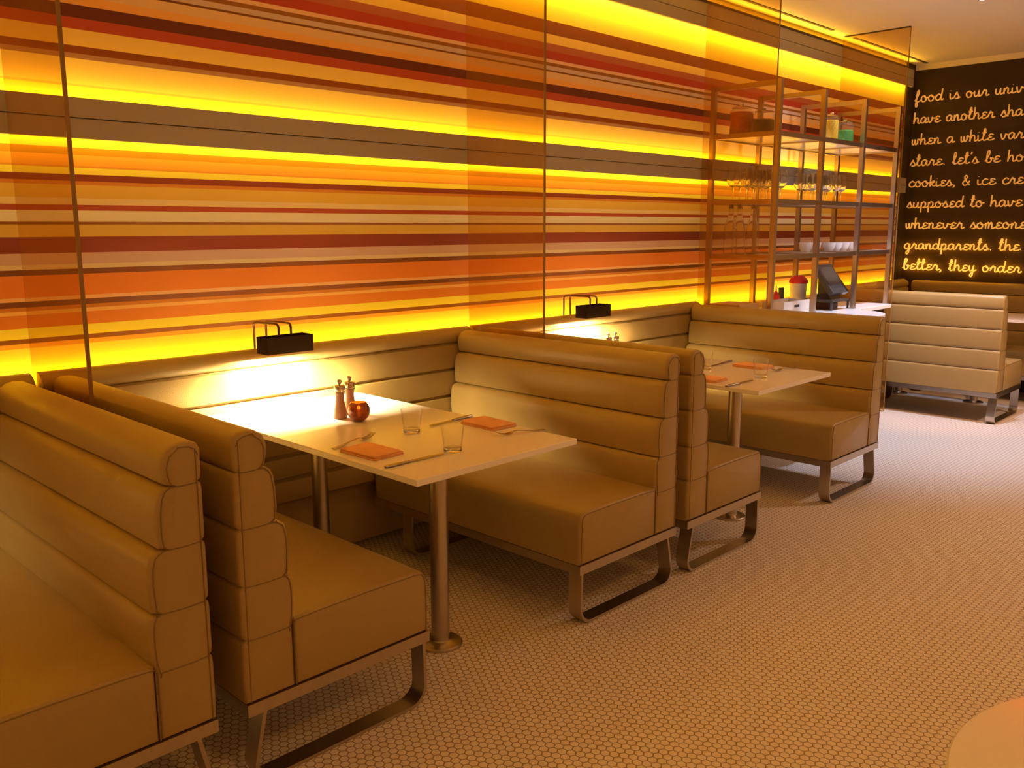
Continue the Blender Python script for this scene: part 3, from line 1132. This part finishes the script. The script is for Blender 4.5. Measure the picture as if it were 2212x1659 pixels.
# ------------------------------------------------------------------ glowing script on the dark wall
G = {
 'a': (1.0, [[(.70, .80), (.45, 1.0), (.12, .75), (.05, .35), (.25, .02), (.55, .22), (.72, .85), (.70, .3), (.80, .03), (1.02, .2)]]),
 'b': (.95, [[(0, .2), (.3, .9), (.5, 1.6), (.38, 1.95), (.22, 1.6), (.18, .6), (.25, .1), (.5, .02), (.72, .35), (.6, .75), (.75, .7), (.97, .6)]]),
 'c': (.88, [[(.74, .8), (.5, 1.0), (.15, .7), (.1, .3), (.35, .02), (.7, .1), (.9, .25)]]),
 'd': (1.05, [[(.70, .80), (.42, 1.0), (.10, .7), (.05, .3), (.28, .02), (.58, .25), (.78, 1.0), (.86, 1.9)], [(.78, 1.0), (.72, .3), (.85, .03), (1.07, .2)]]),
 'e': (.85, [[(.72, .85), (.46, 1.0), (.22, .82), (.3, .58), (.52, .52), (.22, .42), (.1, .2), (.3, .02), (.6, .06), (.87, .25)]]),
 'f': (.80, [[(0, .2), (.35, 1.0), (.52, 1.7), (.42, 1.95), (.27, 1.6), (.2, .4), (.13, -.5), (.22, -.8), (.36, -.5), (.3, .0), (.55, .1), (.82, .3)]]),
 'g': (1.0, [[(.70, .80), (.42, 1.0), (.1, .7), (.05, .35), (.28, .05), (.58, .25), (.74, .9), (.68, 0), (.58, -.7), (.4, -.85), (.3, -.6), (.6, -.1), (1.02, .25)]]),
 'h': (1.0, [[(.16, 1.9), (.12, .9), (.08, .0)], [(.1, .3), (.3, .85), (.55, .95), (.65, .6), (.65, .15), (.8, .03), (1.02, .2)]]),
 'i': (.55, [[(.06, .9), (.08, .3), (.2, .03), (.57, .2)], [(.12, 1.34), (.14, 1.40)]]),
 'k': (.85, [[(.15, 1.9), (.1, 0)], [(.12, .4), (.5, .95), (.62, .75), (.3, .5), (.55, .1), (.87, .2)]]),
 'l': (.60, [[(0, .2), (.3, .9), (.45, 1.6), (.35, 1.95), (.2, 1.6), (.18, .4), (.3, .03), (.62, .2)]]),
 'm': (1.2, [[(.08, .95), (.1, 0)], [(.1, .4), (.3, .95), (.45, .8), (.45, 0)], [(.45, .4), (.65, .95), (.82, .8), (.82, .15), (.95, .03), (1.22, .2)]]),
 'n': (.95, [[(.08, .95), (.1, 0)], [(.1, .4), (.35, .95), (.55, .8), (.55, .15), (.7, .03), (.97, .2)]]),
 'o': (.95, [[(.45, 1.0), (.12, .8), (.05, .4), (.25, .02), (.58, .1), (.68, .55), (.45, .98), (.52, .7), (.75, .62), (.97, .65)]]),
 'p': (.95, [[(.12, .95), (.08, -.8)], [(.1, .5), (.35, .98), (.65, .8), (.6, .25), (.35, .02), (.7, .03), (.97, .2)]]),
 'r': (.88, [[(0, .2), (.3, 1.0), (.38, .85), (.58, .80), (.55, .2), (.68, .03), (.9, .2)]]),
 's': (.78, [[(0, .15), (.35, 1.0), (.42, .75), (.6, .35), (.5, .05), (.2, .02)], [(.5, .05), (.8, .2)]]),
 't': (.65, [[(0, .2), (.28, 1.0), (.38, 1.7), (.3, 1.9), (.2, 1.6), (.17, .4), (.3, .03), (.67, .2)], [(.02, 1.25), (.5, 1.3)]]),
 'u': (.95, [[(.08, .95), (.07, .3), (.25, .03), (.5, .25), (.62, .95), (.6, .25), (.72, .03), (.97, .2)]]),
 'v': (.90, [[(.05, .95), (.12, .4), (.28, .03), (.5, .3), (.6, .85), (.7, .75), (.92, .7)]]),
 'w': (1.1, [[(.05, .95), (.07, .3), (.2, .03), (.4, .3), (.42, .9), (.44, .3), (.58, .03), (.78, .35), (.8, .95), (1.08, .75)]]),
 'y': (.95, [[(.08, .95), (.07, .4), (.25, .1), (.5, .3), (.62, .95), (.58, 0), (.48, -.75), (.3, -.85), (.22, -.6), (.5, -.1), (.95, .25)]]),
 '&': (1.15, [[(.95, .05), (.5, .8), (.3, 1.3), (.45, 1.65), (.65, 1.35), (.3, .8), (.1, .4), (.3, .02), (.65, .15), (.95, .75)]]),
 ',': (.45, [[(.18, .15), (.24, -.05), (.08, -.3)]]),
 '.': (.45, [[(.18, .05), (.22, .08)]]),
 "'": (.32, [[(.22, 1.9), (.14, 1.5)]]),
 ' ': (.75, []),
}
LINES = [('food is our univ', .945, .44, 1.0), ('have another sha', .960, .41, 1.0), ('when a white var', .980, .39, 1.0), ("stare. let's be ho", 1.00, .38, 1.0),
         ('cookies, & ice cre', 1.015, .40, 1.5), ('supposed to have', 1.02, .46, 2.2), ('whenever someone', 1.07, .55, 3.2), ('grandparents. the', 1.032, .8, 10), ('better, they order', 1.060, 1.05, 16)]
sign = thing('script_sign', 'glowing amber handwritten script in nine lines on the dark end wall', 'sign', (7.49, .5, 1.85))
XH = .054
for i, (txt, dend, es, gs) in enumerate(LINES):
    adv = sum(G[c][0] for c in txt)
    hs_ = (dend - .025) / adv
    zb_ = 2.622 - .194 * i
    xw = 7.495
    pos = .025
    front = mat('script_tube_%d' % (i + 1), (.5, .25, .08), .5, emit=(1.0, .45 + .04 * max(0, i - 5), .08), estr=es)
    glow = mat('added_script_halo_%d' % (i + 1), (.5, .25, .08), .5, emit=(1.0, .42, .02), estr=gs)
    for wd_ in txt.split(' '):
        m, h = MB(), MB()
        for ch in wd_:
            wd, strokes = G[ch]
            for st in strokes:
                P = smooth_path(st, 4) if len(st) > 2 else st
                m.tube([V(7.492, pos + x * hs_, zb_ + y * XH) for x, y in P], .0062, 6)
                h.tube([V(7.502, pos + x * hs_, zb_ + y * XH) for x, y in P], .0032, 4)  # second tube, added behind the letters to throw a halo on the wall
            pos += wd * hs_
        pos += G[' '][0] * hs_
        o = m.build('script_word', front, sign, smooth=60)
        h.build('added_halo_strip', glow, o, smooth=60)
